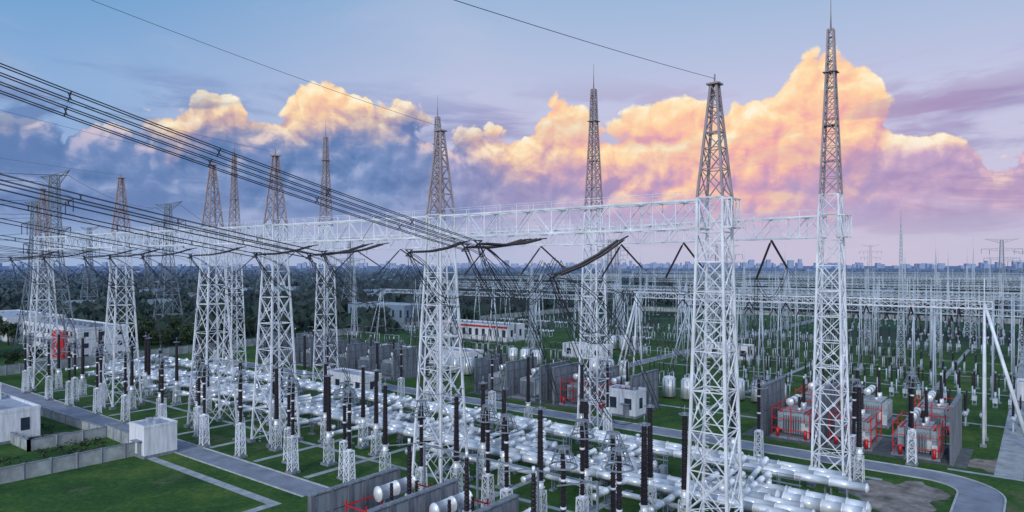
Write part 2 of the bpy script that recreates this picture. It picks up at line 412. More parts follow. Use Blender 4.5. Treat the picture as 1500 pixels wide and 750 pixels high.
for gi,(base,cnt) in enumerate(((-14.3,3),(34,2),(54,2),(96,3),(128,3))):
    for k in range(cnt):
        put('power_transformer',ME_TR[0 if gi<2 else 1],G(base+4.4+k*8.4,53),TH+(math.pi if base>40 else 0))
        if not (gi==0 and k==1): put('firewall',ME_FW if gi==0 else ME_FW2,G(base+8.4*k,53.2),TH)
    put('firewall',ME_FW if gi==0 else ME_FW2,G(base+8.4*cnt,53.2),TH)
for k in range(3): put('power_transformer',ME_TR[k%2],G(-10+k*9,70),TH)
for a,b in ((26,-20.3),(19,-19.6),(12,-19.6),(5,-19.6)): put('firewall',ME_FW2,G(a,b),TH)
for a in (22.5,15.5,8.5): put('shunt_reactor',ME_TR[0],G(a,-18.0),TH,(.98,.98,1.2))
mb=MB()
for x in (-25,-18,-11,-5): mb.beam((x,-12.6,0),(x,-12.6,9.2),.16,0); mb.beam((x,-12.6,9.2),(x-2,-15.6,9.2),.1,0)
mb.beam((-25,-12.6,9),(-5,-12.6,9),.12,0); 
yard(mb,'busbar_support_frame',[M_GREYS])

# ------------------------------------------------------------------ secondary yard: A-frame gantries
def aframe(a0,a1,b,H,sp,brace=True,big=False):
    mb=MB(); n=max(1,round((a1-a0)/sp)); r0=.2 if big else .15
    for i in range(n+1):
        x=-(a0+(a1-a0)*i/n)
        for s in (-1,1): mb.cyl((x,b+s*2.4,0),(x,b+s*.25,H),r0,8,0,r0*.8)
        for f in (.35,.7): mb.beam((x,b-2.4+2.15*f,H*f),(x,b+2.4-2.15*f,H*f),.09,0)
        if i%2==0: mb.beam((x,b,H),(x,b,H+3.5),.1,0)
        for s in (-1,1): mb.box(x-.4,x+.4,b+s*2.4-.4,b+s*2.4+.4,0,.4,1)
    truss(mb,(-a0+1,b,H),(-a1-1,b,H),1.0,1.1,.12,.06,0,pitch=1.5)
    if brace:
        for xx,s in ((-a0,1),(-a1,-1)):
            for o in (-.9,.9): mb.cyl((xx+s*5.5,b+o*1.6,0),(xx,b+o*.3,H-.3),r0,8,0)
    yard(mb,'pipe_a_frame_gantry',[M_WHITE if big else M_PIPE,M_CONC])
    m2=MB(); m=n*3
    for i in range(m):
        x=-(a0+(a1-a0)*(i+.5)/m)
        for s in (-1,1): ins(m2,(x,b,H-1.2),(x,b+s*2.6,H-2.6),.13,.07,1,.35)
        wire(m2,sagline((x,b-2.6,H-2.6),(x,b+2.6,H-2.6),1.8,6),.045,0)
        wire(m2,sagline((x,b+2.6,H-2.6),(x,b+23,H-2.6),1.3,6),.045,0)
        wire(m2,sagline((x,b-2.6,H-2.6),(x+.5,b-9,7.4),-.6,5),.04,0)
    yard(m2,'strain_insulator_set',[M_WIRE,M_BLACK])
aframe(-17,41,64,21.5,19.3,big=True)
rows=[(-24,40,88,19),(-30,40,108,20),(-34,90,130,20.5),(-34,60,152,20),(-44,80,178,21),(-52,110,206,21),(-56,60,236,22),(-70,90,270,22),(-80,130,306,22),(-90,190,345,23)]
for a0,a1,b,H in rows: aframe(a0,a1,b,H,15)
for a0,a1,b,H in ((70,150,92,19),(56,140,118,20),(100,200,160,20),(130,230,215,21),(80,190,240,22),(110,230,275,22)): aframe(a0,a1,b,H,16)

def mk_switch(kind):
    mb=MB()
    for x in (-2.4,0,2.4):
        mb.box(x-.4,x+.4,-.4,.4,0,.25,2)
        if kind==0:
            mb.cyl((x,0,0),(x,0,3.0),.13,8,0); sheds(mb,(x,0,3),2.4,.17,.14,.7,1,seg=8,pitch=.3); mb.cyl((x,0,5.4),(x,0,5.7),.1,6,3)
        elif kind==1:
            for y in (-1.1,1.1):
                mb.cyl((x,y,0),(x,y,2.7),.12,8,0); sheds(mb,(x,y,2.8),2.1,.15,.14,.7,1,seg=8,pitch=.3)
            mb.beam((x,-1.3,2.75),(x,1.3,2.75),.16,0); mb.cyl((x,-1.4,5),(x,1.4,5),.06,6,3)
        elif kind==2:
            mb.box(x-.4,x+.4,-.5,.5,.9,1.8,0); mb.cyl((x,0,1.8),(x,0,3.0),.22,10,0)
            sheds(mb,(x,0,3),3.4,.22,.18,.7,1,seg=8,pitch=.3); mb.cyl((x,0,6.4),(x,0,6.9),.25,10,3)
            for s in (-.3,.3): mb.beam((x+s,0,0),(x+s,0,.9),.09,0)
        else:
            tube(mb,(x,-1.6,2.2),(x,1.6,2.2),.36,0,1.4); mb.beam((x,-1,0),(x,-1,2),.14,0); mb.beam((x,1,0),(x,1,2),.14,0)
            for s in (-1,1): sheds(mb,(x,s*.9,2.5),3.2,.22,.17,.7,1,seg=8,pitch=.3,d=(0,s*.35,1))
    if kind==0: mb.beam((-2.6,0,5.7),(2.6,0,5.7),.08,3)
    return mb.mesh('switch_mesh',[M_PIPE,M_BLACK,M_CONC,M_GREYS])
SW=[mk_switch(k) for k in range(4)]; SN=['post_insulator_set','disconnect_switch','circuit_breaker','dead_tank_breaker']
for b0,(lo,hi) in ((76,(-22,12)),(82,(-24,46)),(97,(-28,40)),(102,(-28,40)),(118,(-32,46)),(124,(-32,90)),(142,(-34,60)),(165,(-40,110)),(190,(-44,60)),(196,(-44,110)),(222,(-50,40)),(250,(-50,40)),(288,(-60,80))):
    a=lo; kd=R.randrange(4)
    while a<hi:
        if R.random()<.85: put(SN[kd],SW[kd],G(a+R.uniform(-.6,.6),b0+R.uniform(-.5,.5)),TH)
        a+=8.6
for b0 in (68,82,100,128,150,185,205):
    a=74 if b0<180 else 100; kd=R.randrange(4)
    while a<180:
        if R.random()<.7: put(SN[kd],SW[kd],G(a,b0),TH)
        a+=10
mb=MB()
for k in range(3):
    mb.cyl((k*4,0,.4),(k*4,0,4.0),1.3,20,0); mb.rings((k*4,0,4.0),(0,0,1),[(0,1.3),(.3,1.05),(.5,.3)],20,0)
    for j in range(10):
        an=j*.628; mb.beam((k*4+1.35*math.cos(an),1.35*math.sin(an),.4),(k*4+1.35*math.cos(an),1.35*math.sin(an),3.9),.1,1)
ME_TK=mb.mesh('reactor_tank_mesh',[M_GIS,M_GREYS])
for a,b in ((40,68),(62,82),(90,86),(24,74),(95,64),(84,130)): put('air_core_reactor',ME_TK,G(a,b),TH)

def mast(x,y,h):
    mb=MB(); lattice(mb,[(0,1.9),(h*.45,.9),(h*.8,.4)],.13,.07,0,ratio=1.1); mb.cyl((0,0,h*.8),(0,0,h),.09,6,0,.03)
    mb.obj('lightning_mast',[M_PIPE],(x,y,0),TH)
for x,y,h in ((98,172,45),(150,222,36),(166,232,30),(128,205,31),(6,205,33),(170,255,33),(210,300,35),(38,240,34),(85,250,33),(-20,240,32),(120,300,36),(62,330,34),(-60,260,33),(190,330,34),(136,182,30),(112,215,32),(180,290,38),(230,360,36)): mast(x,y,h)

def pylon(x,y,h,w=9,arm=11,rot=TH):
    mb=MB(); lattice(mb,[(0,w),(h*.6,w*.32),(h,w*.2)],.26,.13,0,ratio=.9)
    for z,L in ((h*.985,arm*.95),(h*.86,arm*1.15),(h*.72,arm)):
        for s in (-1,1):
            tip=Vector((s*L,0,z+(1.2 if z>h*.95 else 0)))
            for yy in (-w*.11,w*.11):
                mb.beam((s*w*.1,yy,z-1.6),tip,.15,0); mb.beam((s*w*.1,yy,z+.5),tip,.15,0)
                for k in range(1,6):
                    f=k/6; A=Vector((s*w*.1,yy,z-1.6)).lerp(tip,f);B=Vector((s*w*.1,yy,z+.5)).lerp(tip,f-.12 if k>1 else f)
                    mb.beam(A,B,.07,0)
            if z<h*.95:
                ins(mb,tip,tip+Vector((0,0,-3.4)),.18,.08,1,.4)
                ins(mb,tip-Vector((s*L*.4,0,.6)),tip+Vector((-s*L*.4,0,-4)),.18,.08,1,.4)
    mb.obj('transmission_tower',[M_GREYS,M_BLACK],(x,y,0),rot)
pylon(-122,182,51,9,11); pylon(-135,268,51,9,12); pylon(-150,215,47,9,11)
for x,y,h in ((-260,420,50),(-190,520,50),(-60,560,48),(60,420,42),(95,620,50),(150,480,40),(330,460,44),(290,380,34),(-330,620,55),(210,700,48),(420,800,50),(-90,380,42),(-240,700,52)): pylon(x,y,h,8,10,TH+.2)
mb=MB()
for z,L in ((50,10),(40,12),(34,11)):
    for s in (-1,1):
        A=Vector((-122,182,z))+XU*(s*L); B=A+NV*170+Vector((0,0,8)); duo(mb,A,B,5,.06,.3,18)
        C=Vector((-135,268,z))+XU*(s*L); wire(mb,sagline(A,C,4,14),.06); D=Vector((-190,520,z))+XU*(s*L); wire(mb,sagline(C,D,8,14),.08)
        A=Vector((-150,215,z-3))+XU*(s*L); B=A+NV*200; duo(mb,A,B,6,.06,.3,18)
for k in range(9):
    A=G(118+4.5*k,-6,30-.2*k); B=A+NV*60+Vector((-30,0,3-.6*k)); duo(mb,A,B,2.5,.05,.3,12)
mb.obj('transmission_line_conductors',[M_WIRE])

# ------------------------------------------------------------------ buildings
def block(name,x,y,lx,ly,h,rot,wall=M_WALLW,wins=0,storeys=1,parapet=.5,door=True,extra=None):
    e=bpy.data.objects.new(name,None); e.location=(x,y,0); e.rotation_euler=(0,0,rot); sc.collection.objects.link(e)
    def ch(mb,nm,mats):
        o=mb.obj(nm,mats); o.parent=e
    mb=MB(); mb.box(-lx/2,lx/2,-ly/2,ly/2,0,h); mb.box(-lx/2-.12,lx/2+.12,-ly/2-.12,ly/2+.12,0,.4,1)
    for a in ((-lx/2-.05,lx/2+.05,-ly/2-.05,-ly/2+.25),(-lx/2-.05,lx/2+.05,ly/2-.25,ly/2+.05),(-lx/2-.05,-lx/2+.25,-ly/2+.25,ly/2-.25),(lx/2-.25,lx/2+.05,-ly/2+.25,ly/2-.25)):
        mb.box(*a,h+.002,h+parapet)
    ch(mb,'walls',[wall,M_CONC])
    mb=MB(); mb.box(-lx/2+.27,lx/2-.27,-ly/2+.27,ly/2-.27,h+.004,h+.14)
    for k in range(2): mb.box(-lx/4+k*lx/2-.4,-lx/4+k*lx/2+.4,-.4,.4,h+.14,h+.7)
    ch(mb,'roof',[M_ROOF])
    mb=MB(); sh=h/storeys
    if wins:
        for s in range(storeys):
            z=s*sh+sh*.35
            for k in range(wins):
                cx=-lx/2+(k+.5)*lx/wins
                for sy in (-1,1):
                    yy=sy*ly/2; mb.box(cx-.7,cx+.7,yy-.03,yy+.03,z,z+sh*.42,0); mb.box(cx-.8,cx+.8,yy-.07,yy+.07,z-.1,z-.01,1)
            for k in range(max(1,int(ly/4))):
                cy=-ly/2+(k+.5)*ly/max(1,int(ly/4))
                for sx in (-1,1): xx=sx*lx/2; mb.box(xx-.03,xx+.03,cy-.6,cy+.6,z,z+sh*.42,0)
        ch(mb,'windows',[M_GLASS,M_CONC])
    if door:
        mb=MB(); mb.box(lx*.2-.6,lx*.2+.6,-ly/2-.05,-ly/2+.04,.1,2.2); mb.box(lx*.2-.9,lx*.2+.9,-ly/2-.9,-ly/2-.02,2.4,2.5); ch(mb,'door',[M_GREYS])
    if extra: extra(ch,lx,ly,h)
    return e
block('white_utility_building',-51.5,98,4.6,4.6,4.2,TH,wins=0,parapet=.35)
block('white_pump_house',-82,108,15,8,4.6,TH,wins=3)
block('white_stair_house',-88,112.5,5,5,7,TH,wins=1)
block('relay_house',-34,145,13,5,3.8,TH,wins=4)
block('relay_house',20.5,123,6,4,4.4,TH,wins=2)
block('relay_house',62,197,14,5,3.8,TH,wins=5)
def redband(ch,lx,ly,h):
    mb=MB(); mb.box(-lx/2-.09,lx/2+.09,-ly/2-.09,-ly/2-.055,h-.7,h-.05); mb.box(-lx/2-.09,-lx/2-.055,-ly/2,ly/2,h-.7,h-.05); ch(mb,'red_fascia',[M_RED])
block('control_building',-12,250,34,10,5.6,TH,wins=11,storeys=1,extra=redband)
p=G(100,74); block('relay_house',p.x,p.y,14,6,4,TH,wins=5)
p=G(-24,108); block('relay_house',p.x,p.y,8,5,3.6,TH,wins=2)
for a,b,l in ((80,108,14),(120,70,12)):
    p=G(a,b); block('relay_house',p.x,p.y,l,5,3.7,TH,wins=3)
def redwing(ch,lx,ly,h):
    mb=MB(); mb.box(lx*.12,lx*.34,-ly/2-1.2,-ly/2-.01,.1,h*.9)
    for z in (3.4,6.8): mb.box(lx*.12-.1,lx*.34+.1,-ly/2-1.3,-ly/2-1.21,z,z+.3)
    ch(mb,'red_cladding',[M_RED])
    mb=MB()
    for k in range(10): mb.box(-lx/2+2+k*4,-lx/2+3.4+k*4,-1,1,h+.2,h+1.2)
    ch(mb,'roof_units',[M_GREYS])
block('office_building',-131,204,42,13,9.2,TH,wins=15,storeys=3,extra=redwing)
block('warehouse',-160,196,26,14,6,TH,wins=7,storeys=2)
block('warehouse',-190,260,50,18,8,TH,wins=10)
block('warehouse',-60,330,40,16,8,TH,wall=M_SHED,wins=8)

def lowwall(pts,h=2.0,t=.25,name='boundary_wall'):
    mb=MB()
    for a,b in zip(pts,pts[1:]):
        A=Vector((*a,0));B=Vector((*b,0));L=(B-A).length;n=max(1,round(L/3));
        mb.beam(A+Vector((0,0,h/2)),B+Vector((0,0,h/2)),t,0,h)
        for i in range(n+1): c=A.lerp(B,i/n); mb.beam(c,c+Vector((0,0,h+.12)),t+.18,1)
        mb.beam(A+Vector((0,0,h+.02)),B+Vector((0,0,h+.02)),t+.1,1,.1)
    mb.obj(name,[M_PATH,M_CONC])
def g2(a,b): p=G(a,b); return (p.x,p.y)
lowwall([g2(77.5,-16),g2(77.5,-46),g2(76,-80)],1.9)
lowwall([g2(77.5,-16),g2(92,-15.5)],1.9)
lowwall([g2(92,-15.5),g2(92,-26),g2(110,-26)],1.6)
lowwall([g2(92,-15.5),g2(140,-17)],1.4)
lowwall([g2(-24,24),g2(-24,-20)],2.2)
lowwall([g2(-24,24),g2(-40,24)],2.2)
lowwall([g2(-40,60),g2(-40,330)],2.4)
lowwall([g2(175,-20),g2(190,120),g2(190,300),g2(-40,330)],2.4)
lowwall([g2(-46,78),g2(-23,78)],1.4)

# ------------------------------------------------------------------ ground, roads
def sheet(name,pts,z,m):
    mb=MB(); mb.poly([(x,y,z) for x,y in pts]); mb.obj(name,[m])
def road(name,a0,a1,b0,b1,m=M_ASPH,z=.012,kerb=True):
    sheet(name,[g2(a1,b0),g2(a0,b0),g2(a0,b1),g2(a1,b1)],z,m)
    if kerb:
        mb=MB(); x0,x1=-a1,-a0
        if abs(a1-a0)>abs(b1-b0):
            for y in (b0,b1): mb.box(x0,x1,y-.1,y+.1,0,.12)
        else:
            for x in (x0,x1): mb.box(x-.1,x+.1,b0,b1,0,.12)
        yard(mb,'kerb',[M_KERB])
road('road',44,170,-13.4,-9.6)
road('road',-12,170,38.6,43.2)
def arc(name,ca,cb,r0,r1,t0,t1,m,z):
    mb=MB(); n=20; P=[]
    for i in range(n+1):
        t=t0+(t1-t0)*i/n; P.append((g2(ca+r0*math.cos(t),cb+r0*math.sin(t)),g2(ca+r1*math.cos(t),cb+r1*math.sin(t))))
    for (a,b),(c,d) in zip(P,P[1:]): mb.poly([(*a,z),(*c,z),(*d,z),(*b,z)])
    mb.obj(name,[m])
    mb=MB()
    for (a,b),(c,d) in zip(P,P[1:]):
        mb.beam((*a,.06),(*c,.06),.2,0,.12); mb.beam((*b,.06),(*d,.06),.2,0,.12)
    mb.obj('kerb',[M_KERB])
arc('road',-12,34.6,4,8.6,math.pi/2,math.pi,M_ASPH,.012)
road('road',-20.6,-16,-40,34.6)
road('road',-22,-19,46,320,z=.016,kerb=False,m=M_PATH)
road('road',62,65.5,45,320,z=.016)
for a0,a1,b0,b1 in ((44,78,-17.4,-16.2),(44,45.2,-60,-17.4),(-8,170,34.6,35.4),(-14,60,59.8,60.8),(10.5,11.5,28,34.6),(58,59,28,34.6),(-40,60,112,113.2),(-30,60,78,79),(-36,100,136,137),(-60,-22,62,63.2),(-60,-22,92,93.2),(-60,-14,45,45.9)):
    road('footpath',a0,a1,b0,b1,M_PATH,.022,False)
for a0,a1,b0,b1 in ((25,26.2,61,140),(-6,-5,61,200)): road('footpath',a0,a1,b0,b1,M_PATH,.030,False)
def blob(name,a,b,ra,rb,m,z,seed):
    r=random.Random(seed); pts=[]
    for k in range(40):
        t=2*math.pi*k/40; f=1+.18*math.sin(3*t+seed)+.10*math.sin(7*t+2*seed)+r.uniform(-.06,.06)
        pts.append(g2(a+ra*math.cos(t)*f,b+rb*math.sin(t)*f))
    sheet(name,pts[::-1],z,m)
blob('bare_soil',-10.5,29,4.6,7.5,M_SOIL,.006,1); blob('bare_soil',-20,51,4.2,4.5,M_SOIL,.006,2); blob('bare_soil',96,-19,5,3,M_SOIL,.006,3)
blob('bare_soil',80,-30,1.6,12,M_SOIL,.006,6); blob('bare_soil',-30,55,3,5,M_SOIL,.006,9)
for a0,a1,b0,b1 in ((-6,150,13.2,19),(-16,14,47,59),(33,52,47,59),(53,72,47,59),(95,122,47,59),(2,28,-25,-13.6)):
    road('gravel_bed',a0,a1,b0,b1,M_GRAV,.008,False)
for k in range(nk):
    road('concrete_slab',3+11.6*k,4.0+11.6*k,-9,12,M_PATH,.034,False)
for b in (1.0,29.4): road('cable_trench_cover',-6,150,b,b+.8,M_PATH,.040,False)

gm=bpy.data.materials.new('grass_and_farmland'); gm.use_nodes=True
nt=gm.node_tree; bs=nt.nodes['Principled BSDF']; N=nt.nodes.new; Lk=nt.links.new
geo=N('ShaderNodeNewGeometry')
def noise(scale,det=5,rough=.6):
    n=N('ShaderNodeTexNoise'); n.inputs['Scale'].default_value=scale; n.inputs['Detail'].default_value=det; n.inputs['Roughness'].default_value=rough
    Lk(geo.outputs['Position'],n.inputs['Vector']); return n.outputs['Fac']
def ramp(fac,st):
    r=N('ShaderNodeValToRGB'); e=r.color_ramp.elements
    while len(e)<len(st): e.new(.5)
    for k,(p,c) in enumerate(st): e[k].position=p; e[k].color=(*c,1)
    Lk(fac,r.inputs['Fac']); return r.outputs['Color']
def mix(f,a,b,bt='MIX'):
    m=N('ShaderNodeMix'); m.data_type='RGBA'; m.blend_type=bt
    if isinstance(f,float): m.inputs[0].default_value=f
    else: Lk(f,m.inputs[0])
    Lk(a,m.inputs[6]); 
    if isinstance(b,tuple): m.inputs[7].default_value=(*b,1)
    else: Lk(b,m.inputs[7])
    return m.outputs[2]
lawn=ramp(noise(.09,6,.75),[(.32,(.020,.060,.024)),(.5,(.042,.115,.028)),(.66,(.095,.165,.038))])
fine=ramp(noise(1.6,4,.8),[(.3,(.45,.5,.55)),(.7,(1.25,1.2,1.05))])
lawn=mix(1.0,lawn,fine,'MULTIPLY')
bald=ramp(noise(.06,5,.8),[(.55,(0,0,0)),(.68,(1,1,1))])
sp=N('ShaderNodeSeparateColor'); Lk(bald,sp.inputs[0]); 
lawn=mix(sp.outputs[0],lawn,(.12,.13,.075))
vor=N('ShaderNodeTexVoronoi'); vor.inputs['Scale'].default_value=.011
mp=N('ShaderNodeMapping'); mp.inputs['Rotation'].default_value=(0,0,.7); mp.inputs['Scale'].default_value=(1,2.4,1)
Lk(geo.outputs['Position'],mp.inputs['Vector']); Lk(mp.outputs['Vector'],vor.inputs['Vector'])
sv=N('ShaderNodeSeparateColor'); Lk(vor.outputs['Color'],sv.inputs[0])
farm=ramp(sv.outputs[0],[(.0,(.014,.042,.038)),(.4,(.022,.072,.042)),(.75,(.036,.110,.045)),(.95,(.045,.075,.06))])
farm=mix(1.0,farm,ramp(noise(.02,4,.7),[(.3,(.5,.5,.55)),(.7,(1.2,1.2,1.2))]),'MULTIPLY')
vl=N('ShaderNodeVectorMath'); vl.operation='LENGTH'; Lk(geo.outputs['Position'],vl.inputs[0])
def mr(v,a,b):
    m=N('ShaderNodeMapRange'); m.inputs[1].default_value=a; m.inputs[2].default_value=b; m.interpolation_type='SMOOTHSTEP'; Lk(v,m.inputs[0]); return m.outputs[0]
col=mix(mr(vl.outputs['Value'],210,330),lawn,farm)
col=mix(mr(vl.outputs['Value'],300,2400),col,(.12,.19,.31))  # aerial haze painted into the ground colour with distance
Lk(col,bs.inputs['Base Color']); bs.inputs['Roughness'].default_value=.95; bs.inputs['Specular IOR Level'].default_value=.15
bp=N('ShaderNodeBump'); bp.inputs['Strength'].default_value=.5; bp.inputs['Distance'].default_value=.3
Lk(noise(3.5,3,.8),bp.inputs['Height']); Lk(bp.outputs['Normal'],bs.inputs['Normal'])
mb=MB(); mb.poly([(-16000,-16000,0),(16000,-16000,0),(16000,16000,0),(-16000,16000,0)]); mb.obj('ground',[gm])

# ------------------------------------------------------------------ trees
def mk_tree(seed,h=8):
    r=random.Random(seed); mb=MB()
    mb.cyl((0,0,0),(0,0,h*.45),.2,7,0,.12)
    cl=[]
    for k in range(9):
        a=r.uniform(0,6.28); rr=r.uniform(.6,h*.27); z=r.uniform(h*.4,h*.88); c=Vector((rr*math.cos(a),rr*math.sin(a),z))
        mb.cyl((0,0,h*.3),c,.08,5,0,.03); cl.append((c,r.uniform(h*.11,h*.2)))
    for c,s in cl:
        for k in range(90):
            d=Vector((r.gauss(0,1),r.gauss(0,1),r.gauss(0,.8))).normalized()*s*r.uniform(.5,1.15); p=c+d
            t=Vector((r.uniform(-1,1),r.uniform(-1,1),r.uniform(-1,1))).normalized()*.28; u2=t.cross(Vector((r.uniform(-1,1),r.uniform(-1,1),r.uniform(-1,1)))).normalized()*.24
            mb.poly([p-t,p+u2,p+t,p-u2],1)
    return mb.mesh('tree_mesh',[M_BARK,M_LEAF])
TR=[mk_tree(s) for s in (1,2,3)]
for k in range(66):
    x=R.uniform(-150,-85); y=R.uniform(212,255)
    if k>30: x=R.uniform(-205,-120); y=R.uniform(150,180) if k%2 else R.uniform(225,280)
    s=R.uniform(.7,1.25); put('tree',TR[k%3],(x,y,0),R.uniform(0,6),(s,s,s*R.uniform(.8,1.1)))
def mk_shrubs(name,areas,seed):
    r=random.Random(seed); mb=MB()
    for a0,a1,b0,b1,n,h in areas:
        for k in range(n):
            c=G(r.uniform(a0,a1),r.uniform(b0,b1)); s=r.uniform(.3,.9)*h
            for q in range(34):
                d=Vector((r.gauss(0,1),r.gauss(0,1),abs(r.gauss(0,.8))+.1)).normalized()*s*r.uniform(.4,1.1); p=c+d
                t=Vector((r.uniform(-1,1),r.uniform(-1,1),r.uniform(-.6,1))).normalized()*.16*h; u2=t.cross(Vector((r.uniform(-1,1),r.uniform(-1,1),r.uniform(-1,1)))).normalized()*.12*h
                mb.poly([p-t,p+u2,p+t,p-u2],0)
    mb.obj(name,[M_LEAF])
mk_shrubs('shrubbery',[(79,91,-26,-17,46,1.0),(78.5,100,-40,-28,30,.9),(93,109,-25,-18,22,.9),(-34,-25.5,-2,22,70,1.1),(-40,-26,26,42,14,.8),(79,140,-15,-14.6,18,.8)],21)
def woods(name,n,rmin,rmax,seed,sc_=1.0):
    r=random.Random(seed); mb=MB()
    for k in range(n):
        d=rmin*(rmax/rmin)**r.random(); az=r.uniform(-.75,.75); cx=d*math.sin(az); cy=d*math.cos(az)
        rel=Vector((cx,cy,0))-T0; aa=-rel.dot(XU); bb=rel.dot(XV)
        if -60<aa<200 and -60<bb<355: continue
        L=r.uniform(20,90)*sc_*(1+d/1500); ang=r.choice((TH,TH+math.pi/2,0.1)); m=int(L/3.2/(1+d/1200))+3
        for j in range(m):
            t=(j/m-.5)*L; x=cx+t*math.cos(ang)+r.uniform(-3,3); y=cy+t*math.sin(ang)+r.uniform(-3,3); h=r.uniform(4,8)
            w=r.uniform(2.2,4)*(1+d/1500)
            for q in range(7):
                a=r.uniform(0,6.28); p=Vector((x+w*.7*math.cos(a),y+w*.7*math.sin(a),h*r.uniform(.25,.85)))
                s=w*r.uniform(.5,.9); ax=r.uniform(0,6.28); dx=Vector((math.cos(ax),math.sin(ax),r.uniform(-.4,.4)))*s; dz=Vector((r.uniform(-.3,.3),r.uniform(-.3,.3),1))*s*.8
                mb.poly([p-dx,p-dz*.9+dx*.2,p+dx,p+dz+dx*.1],0)
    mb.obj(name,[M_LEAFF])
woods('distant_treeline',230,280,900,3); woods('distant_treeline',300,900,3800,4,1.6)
mb=MB()
r=random.Random(9)
for k in range(110):
    d=480*(7)**r.random(); az=r.uniform(-.72,.72); x=d*math.sin(az); y=d*math.cos(az); l=r.uniform(12,45); w=r.uniform(8,16); h=r.uniform(3,7)
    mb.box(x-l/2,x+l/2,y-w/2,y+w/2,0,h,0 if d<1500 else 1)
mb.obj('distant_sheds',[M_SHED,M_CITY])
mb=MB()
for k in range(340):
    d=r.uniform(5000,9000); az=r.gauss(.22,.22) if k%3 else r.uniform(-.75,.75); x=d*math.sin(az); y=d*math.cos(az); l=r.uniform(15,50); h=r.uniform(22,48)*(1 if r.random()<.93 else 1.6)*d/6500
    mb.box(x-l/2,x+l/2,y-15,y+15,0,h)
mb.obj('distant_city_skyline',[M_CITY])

# ------------------------------------------------------------------ sky
w=bpy.data.worlds.new('World'); sc.world=w; w.use_nodes=True; nt=w.node_tree
try:
    w.cycles.sampling_method='MANUAL'; w.cycles.sample_map_resolution=256
except Exception: pass
for n in list(nt.nodes): nt.nodes.remove(n)
N=nt.nodes.new; Lk=nt.links.new
def sk(node,i,v):
    if v is None: return
    if isinstance(v,(int,float)): node.inputs[i].default_value=v
    else: Lk(v,node.inputs[i])
def ma(op,a,b=None,c=None,clamp=False):
    n=N('ShaderNodeMath'); n.operation=op; n.use_clamp=clamp; sk(n,0,a); sk(n,1,b); sk(n,2,c); return n.outputs[0]
def ss(v,a,b,lo=0,hi=1):
    m=N('ShaderNodeMapRange'); m.interpolation_type='SMOOTHSTEP'; sk(m,0,v); sk(m,1,a); sk(m,2,b); sk(m,3,lo); sk(m,4,hi); return m.outputs[0]
def cmix(f,a,b):
    m=N('ShaderNodeMix'); m.data_type='RGBA'; sk(m,0,f)
    for i,c in ((6,a),(7,b)):
        if isinstance(c,tuple): m.inputs[i].default_value=(*c,1)
        else: Lk(c,m.inputs[i])
    return m.outputs[2]
def cr(fac,st):
    r=N('ShaderNodeValToRGB'); e=r.color_ramp.elements
    while len(e)<len(st): e.new(.5)
    for k,(p,c) in enumerate(st): e[k].position=p; e[k].color=(*lin(c),1)
    sk(r,0,fac); return r.outputs[0]
def curve(fac,pts):
    n=N('ShaderNodeFloatCurve'); c=n.mapping.curves[0]
    c.points[0].location=pts[0]; c.points[1].location=pts[-1]
    for p in pts[1:-1]: c.points.new(*p)
    n.mapping.update(); sk(n,1,fac); return n.outputs[0]
tc=N('ShaderNodeTexCoord'); sx=N('ShaderNodeSeparateXYZ'); Lk(tc.outputs['Generated'],sx.inputs[0])
X,Y,Z=sx.outputs
A=ma('ARCTAN2',X,Y); E=ma('DIVIDE',Z,ma('SQRT',ma('ADD',ma('MULTIPLY',X,X),ma('MULTIPLY',Y,Y))))
An=ma('DIVIDE',ma('ADD',A,.8),1.6,clamp=True)
def AE(px,py):
    a=math.atan((px-750)/1000); return (a+.8)/1.6, (388-py)/1000*math.cos(a)
prof=[(0,185),(90,180),(180,190),(240,190),(272,165),(300,150),(335,152),(365,182),(395,176),(425,148),(470,128),(520,130),(560,155),(600,165),(645,195),(700,205),(760,200),(795,165),(825,148),(855,160),(885,182),(930,174),(990,160),(1060,152),(1110,138),(1160,116),(1195,92),(1245,88),(1280,114),(1300,160),(1350,195),(1410,185),(1450,215),(1500,225)]
tp=[(AE(x,y)[0],AE(x,y)[1]/.4) for x,y in prof]
top=ma('MULTIPLY',curve(An,tp),.4)
def cxyz(x,y,z=0):
    n=N('ShaderNodeCombineXYZ'); sk(n,0,x); sk(n,1,y); sk(n,2,z); return n.outputs[0]
def nz(vec,scale,det=5,rough=.55,dist=0):
    n=N('ShaderNodeTexNoise'); n.noise_dimensions='2D'; n.inputs['Scale'].default_value=scale; n.inputs['Detail'].default_value=det; n.inputs['Roughness'].default_value=rough; n.inputs['Distortion'].default_value=dist
    Lk(vec,n.inputs['Vector']); return n
def vo(vec,scale):
    n=N('ShaderNodeTexVoronoi'); n.voronoi_dimensions='2D'; n.feature='F1'; n.inputs['Scale'].default_value=scale
    Lk(vec,n.inputs['Vector']); return n.outputs['Distance']
def S(A_,E_):
    v=cxyz(A_,ma('MULTIPLY',E_,1.1)); wn=nz(v,17,4,.6)
    vm=N('ShaderNodeVectorMath'); vm.operation='MULTIPLY_ADD'; Lk(wn.outputs['Color'],vm.inputs[0]); vm.inputs[1].default_value=(.045,.045,0); Lk(v,vm.inputs[2]); v2=vm.outputs[0]
    def puff(s,amp):
        d=vo(v2,s); return ma('MULTIPLY',ma('SUBTRACT',.28,ma('MULTIPLY',d,d)),amp)
    return ma('ADD',ma('ADD',puff(13,.075),puff(27,.036)),ma('ADD',puff(58,.015),ma('MULTIPLY',ma('SUBTRACT',nz(v2,40,5,.62).outputs['Fac'],.5),.020)))
S0=S(A,E); S1=S(ma('ADD',A,-.006),ma('ADD',E,.012))
H=ma('ADD',ma('SUBTRACT',top,E),S0)
relief=ma('SUBTRACT',S0,S1)
lit=ma('ADD',.5,ma('MULTIPLY',relief,18),clamp=True)
